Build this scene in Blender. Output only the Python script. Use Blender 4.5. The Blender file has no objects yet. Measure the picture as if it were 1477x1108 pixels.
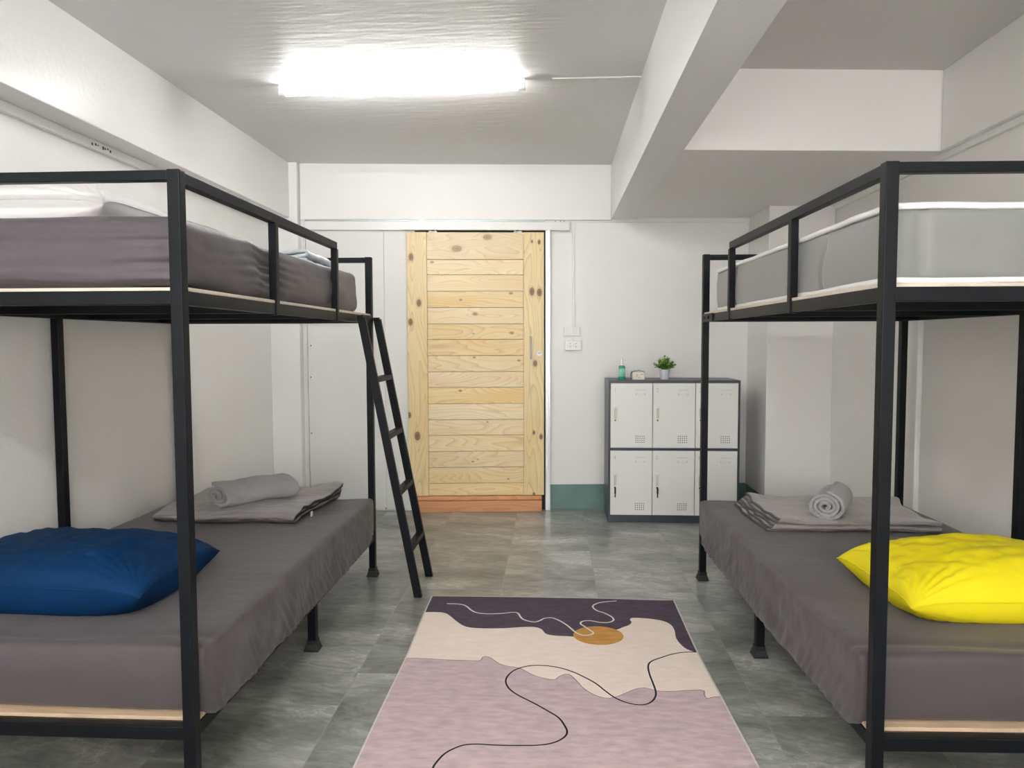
import bpy, bmesh, math, random
from mathutils import Vector, Matrix, noise, geometry
random.seed(7)
S = bpy.context.scene
COL = S.collection
PI = math.pi

# ------------------------------------------------------------------ materials
MATS = {}
def nodes_of(m):
    m.use_nodes = True
    nt = m.node_tree
    return nt, nt.nodes, nt.links, nt.nodes['Principled BSDF']

def mat(name, col, rough=.5, metal=0, var=0, vscale=4, vstretch=(1, 1, 1), bump=0, bscale=50,
        bstretch=(1, 1, 1), bdist=.01, spec=.5, sheen=0, coat=0, detail=3, col2=None, trans=0):
    if name in MATS: return MATS[name]
    m = bpy.data.materials.new(name)
    nt, N, L, P = nodes_of(m)
    P.inputs['Base Color'].default_value = (*col, 1)
    P.inputs['Roughness'].default_value = rough
    P.inputs['Metallic'].default_value = metal
    P.inputs['Specular IOR Level'].default_value = spec
    if sheen:
        P.inputs['Sheen Weight'].default_value = sheen
        P.inputs['Sheen Roughness'].default_value = .5
    if coat: P.inputs['Coat Weight'].default_value = coat
    if trans: P.inputs['Transmission Weight'].default_value = trans
    tc = N.new('ShaderNodeTexCoord')
    def nz(scale, stretch, det):
        mp = N.new('ShaderNodeMapping'); mp.inputs['Scale'].default_value = stretch
        L.new(tc.outputs['Object'], mp.inputs['Vector'])
        n = N.new('ShaderNodeTexNoise'); n.inputs['Scale'].default_value = scale; n.inputs['Detail'].default_value = det
        L.new(mp.outputs['Vector'], n.inputs['Vector'])
        return n
    if var:
        n = nz(vscale, vstretch, detail)
        r = N.new('ShaderNodeValToRGB')
        r.color_ramp.elements[0].position = .3; r.color_ramp.elements[1].position = .7
        a = col2 or tuple(c * (1 - var) for c in col); b = tuple(min(1, c * (1 + var)) for c in col)
        r.color_ramp.elements[0].color = (*a, 1); r.color_ramp.elements[1].color = (*b, 1)
        L.new(n.outputs['Fac'], r.inputs['Fac']); L.new(r.outputs['Color'], P.inputs['Base Color'])
    if bump:
        n = nz(bscale, bstretch, 4)
        b = N.new('ShaderNodeBump'); b.inputs['Strength'].default_value = bump; b.inputs['Distance'].default_value = bdist
        L.new(n.outputs['Fac'], b.inputs['Height']); L.new(b.outputs['Normal'], P.inputs['Normal'])
    MATS[name] = m
    return m

def emit(name, col, strength):
    m = bpy.data.materials.new(name)
    nt, N, L, P = nodes_of(m)
    P.inputs['Base Color'].default_value = (.9, .9, .9, 1)
    P.inputs['Emission Color'].default_value = (*col, 1)
    P.inputs['Emission Strength'].default_value = strength
    return m

WALL = mat('white_wall_paint', (.875, .87, .855), .42, var=.015, vscale=1.2, bump=.25, bscale=60, bdist=.004)
WALLR = mat('white_recess_wall_paint', (.875, .86, .835), .5, var=.02, vscale=1.1, bump=.2, bscale=55, bdist=.004)
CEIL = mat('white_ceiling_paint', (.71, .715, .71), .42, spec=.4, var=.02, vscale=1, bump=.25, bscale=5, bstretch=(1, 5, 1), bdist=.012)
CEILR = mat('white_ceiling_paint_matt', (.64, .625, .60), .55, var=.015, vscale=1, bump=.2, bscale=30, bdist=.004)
BEAM = mat('glossy_beam_paint', (.80, .795, .78), .32, bump=.35, bscale=45, bdist=.005)
BOARD = mat('white_fibre_board', (.80, .80, .79), .5, bump=.08, bscale=120, bdist=.002)
PVC = mat('white_plastic', (.82, .82, .80), .3)
GREEN = mat('green_skirting_paint', (.15, .26, .235), .35, var=.12, vscale=7, bump=.3, bscale=30, bdist=.004)
BLACK = mat('black_metal_paint', (.0030, .0042, .0065), .42, var=.3, vscale=8, bump=.06, bscale=90, bdist=.002, spec=.18)
FOOT = mat('black_rubber', (.012, .012, .013), .55)
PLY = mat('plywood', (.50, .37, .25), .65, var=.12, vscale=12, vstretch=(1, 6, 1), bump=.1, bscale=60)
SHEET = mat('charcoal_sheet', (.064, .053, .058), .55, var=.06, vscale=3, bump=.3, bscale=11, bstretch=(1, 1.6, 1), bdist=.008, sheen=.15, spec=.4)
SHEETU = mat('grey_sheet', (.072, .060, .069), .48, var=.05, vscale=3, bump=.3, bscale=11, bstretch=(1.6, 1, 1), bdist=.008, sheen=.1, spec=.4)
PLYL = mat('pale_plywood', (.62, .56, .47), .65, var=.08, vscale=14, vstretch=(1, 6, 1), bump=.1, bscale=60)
MATG = mat('silver_mattress_fabric', (.19, .193, .187), .42, var=.05, vscale=3, bump=.1, bscale=10, bdist=.006, sheen=.3)
PIPE = mat('white_piping', (.78, .76, .75), .7, bump=.6, bscale=160, bstretch=(1, .3, .3), bdist=.004)
BLUE = mat('navy_blue_cotton', (.0005, .024, .085), .7, var=.08, vscale=4, bump=.5, bscale=11, bstretch=(1, 2.5, 1), bdist=.010, spec=.15)
YEL = mat('yellow_cotton', (.78, .66, .012), .6, var=.03, vscale=4, bump=.45, bscale=10, bstretch=(2.2, 1, 1), bdist=.010, spec=.2)
WHITEC = mat('white_cotton', (.74, .72, .72), .65, var=.03, vscale=4, bump=.3, bscale=16, bdist=.008, sheen=.2)
WTOWEL = mat('pale_blue_quilting', (.66, .71, .76), .8, bump=.8, bscale=70, bdist=.008)
QUILT = mat('taupe_quilt_top', (.23, .205, .20), .5, var=.08, vscale=5, bump=.6, bscale=9, bstretch=(6, 1, 1), bdist=.012, sheen=.3)
QUILTR = mat('taupe_quilt_top_light', (.27, .242, .235), .5, var=.08, vscale=5, bump=.6, bscale=9, bstretch=(1, 5, 1), bdist=.012, sheen=.3)
QDARK = mat('quilt_underside', (.035, .032, .036), .7)
TOWEL = mat('grey_terry', (.36, .355, .37), .95, var=.05, vscale=30, bump=1, bscale=190, bdist=.006, sheen=.3)
ALU = mat('aluminium', (.72, .74, .76), .35, metal=.6)
STEEL = mat('brushed_steel', (.20, .20, .17), .35, metal=.9)
DARK = mat('dark_fittings_and_gap_shade', (.02, .018, .015), .8)  # small dark fittings, and the shade painted behind the door
LOCKD = mat('dark_grey_locker_steel', (.045, .055, .068), .35, bump=.03, bscale=100)
LOCKW = mat('white_locker_steel', (.83, .835, .81), .38)
LOCKH = mat('ivory_plastic', (.88, .85, .78), .35)
HOLE = mat('dark_holes', (.05, .05, .05), .8)
EMB = mat('embossed_grey', (.60, .60, .58), .45)
LEAF = mat('leaf_green', (.08, .24, .02), .4, var=.5, vscale=25, col2=(.015, .07, .008))
LEAFL = mat('leaf_light_green', (.30, .52, .06), .4, var=.3, vscale=25)
POT = mat('pale_lilac_pot', (.72, .72, .83), .3)
SKIRT = None

def floor_mat():
    m = bpy.data.materials.new('grey_marble_vinyl_tiles')
    nt, N, L, P = nodes_of(m)
    tc = N.new('ShaderNodeTexCoord')
    def mapping(loc=(0, 0, 0), sc=(1, 1, 1), rot=(0, 0, 0), src=None):
        mp = N.new('ShaderNodeMapping')
        mp.inputs['Location'].default_value = loc; mp.inputs['Scale'].default_value = sc; mp.inputs['Rotation'].default_value = rot
        L.new(src or tc.outputs['Object'], mp.inputs['Vector']); return mp.outputs['Vector']
    # tiles: brick texture gives each tile its own tone and thin light joints
    br = N.new('ShaderNodeTexBrick')
    br.offset = 0.26; br.offset_frequency = 2; br.inputs['Scale'].default_value = 1
    br.inputs['Brick Width'].default_value = .975; br.inputs['Row Height'].default_value = .49
    br.inputs['Mortar Size'].default_value = .0018; br.inputs['Mortar Smooth'].default_value = .1
    br.inputs['Color1'].default_value = (0, 0, 0, 1); br.inputs['Color2'].default_value = (1, 1, 1, 1)
    br.inputs['Mortar'].default_value = (.5, .5, .5, 1)
    L.new(mapping(loc=(2.49, .75, 0), rot=(0, 0, PI / 2)), br.inputs['Vector'])
    # warp
    w = N.new('ShaderNodeTexNoise'); w.inputs['Scale'].default_value = 2.2; w.inputs['Detail'].default_value = 4
    L.new(mapping(), w.inputs['Vector'])
    add = N.new('ShaderNodeVectorMath'); add.operation = 'MULTIPLY_ADD'
    L.new(w.outputs['Color'], add.inputs[0]); add.inputs[1].default_value = (.4, .35, 0)
    L.new(mapping(sc=(1, 1.9, 1), rot=(0, 0, .35)), add.inputs[2])
    # tile offset so that the veins break at the joints
    add2 = N.new('ShaderNodeVectorMath'); add2.operation = 'MULTIPLY_ADD'
    L.new(br.outputs['Color'], add2.inputs[0]); add2.inputs[1].default_value = (5, 3, 2)
    L.new(add.outputs[0], add2.inputs[2])
    n1 = N.new('ShaderNodeTexNoise'); n1.inputs['Scale'].default_value = 2.6; n1.inputs['Detail'].default_value = 10; n1.inputs['Roughness'].default_value = .6
    L.new(add2.outputs[0], n1.inputs['Vector'])
    r1 = N.new('ShaderNodeValToRGB'); e = r1.color_ramp.elements
    e[0].position = .22; e[0].color = (.082, .090, .083, 1)
    e[1].position = .80; e[1].color = (.54, .545, .515, 1)
    k = e.new(.5); k.color = (.25, .26, .243, 1)
    nf = N.new('ShaderNodeTexNoise'); nf.inputs['Scale'].default_value = 1; nf.inputs['Detail'].default_value = 8; nf.inputs['Roughness'].default_value = .7
    mpf = N.new('ShaderNodeMapping'); mpf.inputs['Scale'].default_value = (14, 26, 1); mpf.inputs['Rotation'].default_value = (0, 0, .25)
    L.new(add2.outputs[0], mpf.inputs['Vector']); L.new(mpf.outputs['Vector'], nf.inputs['Vector'])
    ma = N.new('ShaderNodeMath'); ma.operation = 'MULTIPLY_ADD'; L.new(nf.outputs['Fac'], ma.inputs[0]); ma.inputs[1].default_value = .62; L.new(n1.outputs['Fac'], ma.inputs[2])
    mb_ = N.new('ShaderNodeMath'); mb_.operation = 'SUBTRACT'; L.new(ma.outputs[0], mb_.inputs[0]); mb_.inputs[1].default_value = .31
    L.new(mb_.outputs[0], r1.inputs['Fac'])
    # thin pale veins
    def vein(scale, width, src):
        n = N.new('ShaderNodeTexNoise'); n.inputs['Scale'].default_value = scale; n.inputs['Detail'].default_value = 7; n.inputs['Roughness'].default_value = .6
        L.new(src, n.inputs['Vector'])
        s = N.new('ShaderNodeMath'); s.operation = 'SUBTRACT'; L.new(n.outputs['Fac'], s.inputs[0]); s.inputs[1].default_value = .5
        a = N.new('ShaderNodeMath'); a.operation = 'ABSOLUTE'; L.new(s.outputs[0], a.inputs[0])
        mr = N.new('ShaderNodeMapRange'); L.new(a.outputs[0], mr.inputs['Value'])
        mr.inputs['From Min'].default_value = 0; mr.inputs['From Max'].default_value = width
        mr.inputs['To Min'].default_value = 1; mr.inputs['To Max'].default_value = 0
        return mr.outputs['Result']
    v1 = vein(1.6, .008, add2.outputs[0])
    n3 = N.new('ShaderNodeTexNoise'); n3.inputs['Scale'].default_value = 2.6; L.new(add2.outputs[0], n3.inputs['Vector'])
    mk = N.new('ShaderNodeMapRange'); L.new(n3.outputs['Fac'], mk.inputs['Value']); mk.inputs['From Min'].default_value = .45; mk.inputs['From Max'].default_value = .68; mk.inputs['To Max'].default_value = .95
    mm = N.new('ShaderNodeMath'); mm.operation = 'MULTIPLY'; L.new(v1, mm.inputs[0]); L.new(mk.outputs['Result'], mm.inputs[1])
    mx = N.new('ShaderNodeMix'); mx.data_type = 'RGBA'
    L.new(mm.outputs[0], mx.inputs['Factor']); L.new(r1.outputs['Color'], mx.inputs['A']); mx.inputs['B'].default_value = (.62, .63, .59, 1)
    # per tile tone
    hs = N.new('ShaderNodeHueSaturation')
    mr = N.new('ShaderNodeMapRange'); L.new(br.outputs['Color'], mr.inputs['Value']); mr.inputs['To Min'].default_value = .88; mr.inputs['To Max'].default_value = 1.12
    L.new(mr.outputs['Result'], hs.inputs['Value']); L.new(mx.outputs['Result'], hs.inputs['Color'])
    mx2 = N.new('ShaderNodeMix'); mx2.data_type = 'RGBA'
    L.new(br.outputs['Fac'], mx2.inputs['Factor']); L.new(hs.outputs['Color'], mx2.inputs['A']); mx2.inputs['B'].default_value = (.27, .28, .265, 1)
    L.new(mx2.outputs['Result'], P.inputs['Base Color'])
    mrr = N.new('ShaderNodeMapRange'); L.new(n1.outputs['Fac'], mrr.inputs['Value']); mrr.inputs['To Min'].default_value = .28; mrr.inputs['To Max'].default_value = .285; P.inputs['Specular IOR Level'].default_value = .6
    L.new(mrr.outputs['Result'], P.inputs['Roughness'])
    return m

def wood_mat(name, axis, knots, base=(.83, .64, .36), dark=(.62, .38, .15), knotc=(.16, .06, .02), freq=26):
    """pine: grain rings that flow around the knots; axis 'x' = grain runs along x, 'z' = along z. Object coordinates, z up."""
    m = bpy.data.materials.new(name)
    nt, N, L, P = nodes_of(m)
    tc = N.new('ShaderNodeTexCoord'); g = N.new('ShaderNodeNewGeometry')
    sep = N.new('ShaderNodeSeparateXYZ'); L.new(tc.outputs['Object'], sep.inputs[0])
    def M(op, a, b=None, c=None):
        n = N.new('ShaderNodeMath'); n.operation = op
        for i, v in enumerate((a, b, c)):
            if v is None: continue
            if isinstance(v, (int, float)): n.inputs[i].default_value = v
            else: L.new(v, n.inputs[i])
        return n.outputs[0]
    along, across = (sep.outputs['X'], sep.outputs['Z']) if axis == 'x' else (sep.outputs['Z'], sep.outputs['X'])
    dmin = None; push = None
    for (kx, kz, r) in knots:
        ka, kc = (kx, kz) if axis == 'x' else (kz, kx)
        da = M('SUBTRACT', along, ka); dc = M('SUBTRACT', across, kc)
        d = M('SQRT', M('ADD', M('POWER', M('MULTIPLY', da, .62), 2), M('POWER', dc, 2)))
        dn = M('DIVIDE', d, r)
        dmin = dn if dmin is None else M('MINIMUM', dmin, dn)
        # deflection of the grain around the knot
        s = M('MULTIPLY', M('EXPONENT', M('MULTIPLY', M('ADD', M('POWER', M('DIVIDE', da, r * 4.5), 2), M('POWER', M('DIVIDE', dc, r * 2.2), 2)), -1)), r * 1.6)
        s = M('MULTIPLY', s, M('SIGN', dc))
        push = s if push is None else M('ADD', push, s)
    cb = N.new('ShaderNodeCombineXYZ')
    L.new(M('MULTIPLY', along, .75), cb.inputs[0]); 
    L.new(M('MULTIPLY', across, 4.5), cb.inputs[1])
    L.new(M('MULTIPLY', g.outputs['Random Per Island'], 37), cb.inputs[2])
    n = N.new('ShaderNodeTexNoise'); n.inputs['Scale'].default_value = 1.7; n.inputs['Detail'].default_value = 1.5; n.inputs['Roughness'].default_value = .4
    L.new(cb.outputs[0], n.inputs['Vector'])
    v = M('MULTIPLY', n.outputs['Fac'], 1.0)
    v = M('ADD', v, M('MULTIPLY', across, 1.6))
    if push is not None: v = M('SUBTRACT', v, M('MULTIPLY', push, 2.2))
    ph = M('MULTIPLY', v, freq)
    fr = M('FRACT', ph)
    r = N.new('ShaderNodeValToRGB'); e = r.color_ramp.elements
    e[0].position = 0; e[0].color = (*base, 1)
    e[1].position = 1; e[1].color = (*base, 1)
    k = e.new(.55); k.color = (*tuple(c * .96 for c in base), 1)
    k = e.new(.86); k.color = (*tuple(.72 * a + .28 * b for a, b in zip(base, dark)), 1)
    k = e.new(.93); k.color = (*tuple(.5 * a + .5 * b for a, b in zip(base, dark)), 1)
    L.new(fr, r.inputs['Fac'])
    # broad warm figure
    n2 = N.new('ShaderNodeTexNoise'); n2.inputs['Scale'].default_value = 1.3; n2.inputs['Detail'].default_value = 2
    L.new(cb.outputs[0], n2.inputs['Vector'])
    mx0 = N.new('ShaderNodeMix'); mx0.data_type = 'RGBA'; mx0.blend_type = 'MULTIPLY'
    mr = N.new('ShaderNodeMapRange'); L.new(n2.outputs['Fac'], mr.inputs['Value']); mr.inputs['From Min'].default_value = .45; mr.inputs['From Max'].default_value = .75
    L.new(mr.outputs['Result'], mx0.inputs['Factor']); L.new(r.outputs['Color'], mx0.inputs['A']); mx0.inputs['B'].default_value = (.97, .86, .68, 1)
    hs = N.new('ShaderNodeHueSaturation'); L.new(mx0.outputs['Result'], hs.inputs['Color'])
    mr2 = N.new('ShaderNodeMapRange'); L.new(g.outputs['Random Per Island'], mr2.inputs['Value']); mr2.inputs['To Min'].default_value = .93; mr2.inputs['To Max'].default_value = 1.04
    L.new(mr2.outputs['Result'], hs.inputs['Value'])
    mr3 = N.new('ShaderNodeMapRange'); L.new(M('FRACT', M('MULTIPLY', g.outputs['Random Per Island'], 7.3)), mr3.inputs['Value']); mr3.inputs['To Min'].default_value = .82; mr3.inputs['To Max'].default_value = 1.1
    L.new(mr3.outputs['Result'], hs.inputs['Saturation'])
    out = hs.outputs['Color']
    if dmin is not None:
        kr = N.new('ShaderNodeValToRGB'); ee = kr.color_ramp.elements
        ee[0].position = .0; ee[0].color = (1, 1, 1, 1)
        ee[1].position = 1; ee[1].color = (0, 0, 0, 1)
        k = ee.new(.40); k.color = (.75, .75, .75, 1)
        k = ee.new(.50); k.color = (1, 1, 1, 1)
        k = ee.new(.56); k.color = (.25, .25, .25, 1)
        L.new(M('MULTIPLY', dmin, .5), kr.inputs['Fac'])
        mx = N.new('ShaderNodeMix'); mx.data_type = 'RGBA'
        L.new(kr.outputs['Color'], mx.inputs['Factor']); L.new(out, mx.inputs['A']); mx.inputs['B'].default_value = (*knotc, 1)
        out = mx.outputs['Result']
    L.new(out, P.inputs['Base Color'])
    P.inputs['Roughness'].default_value = .42
    return m

# ------------------------------------------------------------------ mesh helpers
def new_obj(name, me, m=None, parent=None, smooth=False, bevel=0, segs=2, angle=None):
    if m is not None:
        for x in (m if isinstance(m, (list, tuple)) else [m]): me.materials.append(x)
    if smooth:
        for p in me.polygons: p.use_smooth = True
    o = bpy.data.objects.new(name, me); COL.objects.link(o)
    if parent: o.parent = parent
    if bevel:
        b = o.modifiers.new('Bevel', 'BEVEL'); b.width = bevel; b.segments = segs; b.limit_method = 'ANGLE'
        b.harden_normals = False
    return o

class MB:
    def __init__(s): s.v = []; s.f = []; s.mi = []
    def box(s, x0, x1, y0, y1, z0, z1, mi=0):
        x0, x1 = min(x0, x1), max(x0, x1); y0, y1 = min(y0, y1), max(y0, y1); z0, z1 = min(z0, z1), max(z0, z1)
        n = len(s.v)
        s.v += [(x0, y0, z0), (x1, y0, z0), (x1, y1, z0), (x0, y1, z0), (x0, y0, z1), (x1, y0, z1), (x1, y1, z1), (x0, y1, z1)]
        s.f += [tuple(n + i for i in q) for q in ((0, 3, 2, 1), (4, 5, 6, 7), (0, 1, 5, 4), (1, 2, 6, 5), (2, 3, 7, 6), (3, 0, 4, 7))]
        s.mi += [mi] * 6; return s
    def frustum(s, cx, cy, z0, z1, h0, h1, mi=0):
        n = len(s.v)
        for z, h in ((z0, h0), (z1, h1)):
            s.v += [(cx - h, cy - h, z), (cx + h, cy - h, z), (cx + h, cy + h, z), (cx - h, cy + h, z)]
        s.f += [tuple(n + i for i in q) for q in ((0, 3, 2, 1), (4, 5, 6, 7), (0, 1, 5, 4), (1, 2, 6, 5), (2, 3, 7, 6), (3, 0, 4, 7))]
        s.mi += [mi] * 6; return s
    def bar(s, a, b, wx, wy, mi=0):
        """sloping square bar between a and b with horizontal cut ends"""
        n = len(s.v)
        for p in (a, b):
            s.v += [(p[0] - wx / 2, p[1] - wy / 2, p[2]), (p[0] + wx / 2, p[1] - wy / 2, p[2]), (p[0] + wx / 2, p[1] + wy / 2, p[2]), (p[0] - wx / 2, p[1] + wy / 2, p[2])]
        s.f += [tuple(n + i for i in q) for q in ((0, 3, 2, 1), (4, 5, 6, 7), (0, 1, 5, 4), (1, 2, 6, 5), (2, 3, 7, 6), (3, 0, 4, 7))]
        s.mi += [mi] * 6; return s
    def cyl(s, a, b, r0, r1=None, n=20, mi=0):
        a, b = Vector(a), Vector(b); r1 = r0 if r1 is None else r1
        d = (b - a).normalized(); u = d.orthogonal().normalized(); w = d.cross(u)
        k = len(s.v)
        for p, r in ((a, r0), (b, r1)):
            for i in range(n):
                t = 2 * PI * i / n; s.v.append(tuple(p + u * r * math.cos(t) + w * r * math.sin(t)))
        for i in range(n):
            j = (i + 1) % n; s.f.append((k + i, k + j, k + n + j, k + n + i)); s.mi.append(mi)
        s.f.append(tuple(k + i for i in reversed(range(n)))); s.f.append(tuple(k + n + i for i in range(n))); s.mi += [mi, mi]
        return s
    def lathe(s, prof, c=(0, 0, 0), n=24, mi=0):
        k = len(s.v)
        for r, z in prof:
            for i in range(n):
                t = 2 * PI * i / n; s.v.append((c[0] + r * math.cos(t), c[1] + r * math.sin(t), c[2] + z))
        for a in range(len(prof) - 1):
            for i in range(n):
                j = (i + 1) % n; s.f.append((k + a * n + i, k + a * n + j, k + (a + 1) * n + j, k + (a + 1) * n + i)); s.mi.append(mi)
        s.f.append(tuple(k + i for i in reversed(range(n)))); s.f.append(tuple(k + (len(prof) - 1) * n + i for i in range(n))); s.mi += [mi, mi]
        return s
    def mesh(s, name):
        me = bpy.data.meshes.new(name); me.from_pydata(s.v, [], s.f)
        for p, i in zip(me.polygons, s.mi): p.material_index = i
        me.update(); return me
    def build(s, name, m, parent=None, **k): return new_obj(name, s.mesh(name), m, parent, **k)

def box(name, m, x0, x1, y0, y1, z0, z1, parent=None, bevel=0, **k):
    return MB().box(x0, x1, y0, y1, z0, z1).build(name, m, parent, bevel=bevel, **k)

def thing(name, label, cat, loc=(0, 0, 0), rz=0, group=None):
    o = bpy.data.objects.new(name, None); COL.objects.link(o)
    o.empty_display_size = .1
    o.location = loc; o.rotation_euler = (0, 0, rz)
    return tag(o, label, cat, group)
def tag(o, label, cat, group=None):
    o['label'] = label; o['category'] = cat
    if group: o['group'] = group
    return o
def struct(o, label=None):
    o['kind'] = 'structure'
    if label: o['label'] = label
    return o
def lab(o, t): o['label'] = t; return o

def fbm(x, y, z, o=3):
    return noise.fractal(Vector((x, y, z)), 1.0, 2.0, o)

# ------------------------------------------------------------------ camera
a, b, c = math.radians(3.3328), math.radians(3.1255), math.radians(-.1658)
fwd = Vector((-math.sin(b) * math.cos(a), math.cos(b) * math.cos(a), -math.sin(a)))
r0 = Vector((math.cos(b), math.sin(b), 0)); u0 = r0.cross(fwd)
R_ = r0 * math.cos(c) + u0 * math.sin(c); U_ = -r0 * math.sin(c) + u0 * math.cos(c)
cd = bpy.data.cameras.new('camera'); cam = bpy.data.objects.new('camera', cd); COL.objects.link(cam)
mt = Matrix.Identity(4)
for i in range(3): mt[i][0] = R_[i]; mt[i][1] = U_[i]; mt[i][2] = -fwd[i]
mt.translation = Vector((0, 0, 1.28))
cam.matrix_world = mt
cd.sensor_width = 36; cd.lens = 1062.8 / 1477 * 36; cd.clip_start = .05
S.camera = cam

# ------------------------------------------------------------------ setting
XW0, XW1 = -2.07, 1.935          # side wall planes
XB0, XB1 = -1.913, 1.884         # side beam faces
GX0, GX1 = .4384, .6237          # girder
ZC, ZS, ZS2 = 2.581, 2.183, 2.197
YB = -2.4                        # wall behind the camera
TH = math.atan(.085); CT = math.cos(TH); ST = math.sin(TH)
YW = 5.5651
def wy(x): return YW + .085 * x  # the back wall runs slightly askew

struct(box('floor', floor_mat(), XW0 - .2, XW1 + .2, YB - .2, 6.0, -.1, 0))
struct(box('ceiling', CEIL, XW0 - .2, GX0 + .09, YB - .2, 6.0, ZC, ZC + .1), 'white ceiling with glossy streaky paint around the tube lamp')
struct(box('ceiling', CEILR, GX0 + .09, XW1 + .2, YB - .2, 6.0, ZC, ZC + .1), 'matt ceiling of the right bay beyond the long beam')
struct(box('wall_left', WALL, XW0 - .15, XW0, YB, 5.8, 0, ZC))
struct(box('wall_right', WALLR, XW1, XW1 + .15, YB, 5.9, 0, ZC))
WINS = [(-1.55, -.35), (.35, 1.55)]  # made-up openings out of view, added to brighten the room
WZ0, WZ1 = .85, 2.05
mb = MB(); mb.box(XW0 - .1, XW1 + .1, YB - .15, YB, 0, WZ0); mb.box(XW0 - .1, XW1 + .1, YB - .15, YB, WZ1, ZC)
mb.box(XW0 - .1, WINS[0][0], YB - .15, YB, WZ0, WZ1); mb.box(WINS[0][1], WINS[1][0], YB - .15, YB, WZ0, WZ1); mb.box(WINS[1][1], XW1 + .1, YB - .15, YB, WZ0, WZ1)
struct(mb.build('wall_front', WALL))
for i, (xa, xb) in enumerate(WINS):
    mb = MB(); y0, y1 = YB - .10, YB - .05
    mb.box(xa, xa + .05, y0, y1, WZ0, WZ1); mb.box(xb - .05, xb, y0, y1, WZ0, WZ1)
    mb.box(xa, xb, y0, y1, WZ0, WZ0 + .05); mb.box(xa, xb, y0, y1, WZ1 - .05, WZ1); mb.box((xa + xb) / 2 - .025, (xa + xb) / 2 + .025, y0, y1, WZ0, WZ1)
    struct(mb.build('fill_window_%d' % (i + 1), ALU, bevel=.003), 'open window added unseen behind the viewpoint for fill light')
    ld = bpy.data.lights.new('fill_portal', 'AREA'); ld.shape = 'RECTANGLE'; ld.size = xb - xa; ld.size_y = WZ1 - WZ0; ld.cycles.is_portal = True  # guides sky light through the added opening
    lo = bpy.data.objects.new('fill_portal', ld); COL.objects.link(lo); lo.location = ((xa + xb) / 2, YB - .16, (WZ0 + WZ1) / 2); lo.rotation_euler = (PI / 2, 0, PI)
def wallobj(name, mb, m, **k):   # objects laid out in the frame of the askew back wall: x along it, -y towards the room
    o = mb.build(name, m, **k); o.location = (0, YW, 0); o.rotation_euler = (0, 0, TH); return o
struct(wallobj('wall_back', MB().box(-2.3, 2.3, 0, .15, 0, ZC), WALL))
# beams and columns
struct(box('trim_1', BEAM, XW0, XB0, YB, 5.38, ZS, ZC, bevel=.004), 'long white beam over the left wall')
struct(box('trim_2', WALLR, XB1, XW1, YB, 3.745, ZS2, ZC, bevel=.004), 'white beam over the right wall')
mb = MB(); mb.box(GX0, GX1, YB, 5.0, ZS, ZC)
mb.v += [(GX0, 5.0, ZS), (GX1, 5.0, ZS), (GX1, wy(GX1), ZS), (GX0, wy(GX0), ZS), (GX0, 5.0, ZC), (GX1, 5.0, ZC), (GX1, wy(GX1), ZC), (GX0, wy(GX0), ZC)]
mb.f += [tuple(8 + i for i in q) for q in ((0, 3, 2, 1), (4, 5, 6, 7), (1, 2, 6, 5), (3, 0, 4, 7))]; mb.mi += [0] * 4
struct(mb.build('trim_3', BEAM), 'long white ceiling beam running to the door wall')
# dropped soffit of the right bay
YX0 = 3.5916 + .085 * GX1; YX1 = 3.5916 + .085 * XW1
mb = MB(); ve = [(GX1, YX0), (XW1, YX1), (XW1, wy(XW1)), (GX1, wy(GX1))]
mb.v = [(x, y, ZS2) for x, y in ve] + [(x, y, ZC) for x, y in ve]
mb.f = [(0, 3, 2, 1), (4, 5, 6, 7), (0, 1, 5, 4), (1, 2, 6, 5), (2, 3, 7, 6), (3, 0, 4, 7)]; mb.mi = [0] * 6
struct(mb.build('trim_4', WALLR), 'dropped ceiling of the right bay with its cross beam face')
struct(wallobj('trim_5', MB().box(-1.855, GX0 - .003, -.03, 0, 2.178, ZC), WALL), 'shallow beam above the door')
struct(box('trim_6', WALL, XW0, -1.853, 5.335, 5.5, 0, ZC, bevel=.003), 'white column in the left corner')
mb = MB(); ve = [(1.478, 5.17), (XW1, 5.17 + .039), (XW1, wy(XW1)), (1.478, wy(1.478))]
mb.v = [(x, y, 0) for x, y in ve] + [(x, y, ZS2) for x, y in ve]
mb.f = [(0, 3, 2, 1), (4, 5, 6, 7), (0, 1, 5, 4), (1, 2, 6, 5), (2, 3, 7, 6), (3, 0, 4, 7)]; mb.mi = [0] * 6
struct(mb.build('trim_7', WALLR, bevel=.004), 'white column in the right corner')
# skirting bands
struct(wallobj('baseboard_back', MB().box(-.017, 1.49, -.004, 0, 0, .189), GREEN), 'green painted skirting band beside the locker')
mb = MB(); mb.box(1.474, 1.478, 5.166, 5.66, 0, .189); mb.box(1.474, XW1, 5.164, 5.17, 0, .189)
struct(mb.build('baseboard_column', GREEN), 'green painted skirting band on the right column')
struct(box('baseboard_left', GREEN, XW0, XW0 + .004, YB, 5.335, 0, .189))
struct(box('baseboard_left_column', GREEN, XW0, -1.849, 5.331, 5.41, 0, .189))
struct(box('baseboard_right', GREEN, XW1 - .004, XW1, YB, 5.17, 0, .189))
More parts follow.
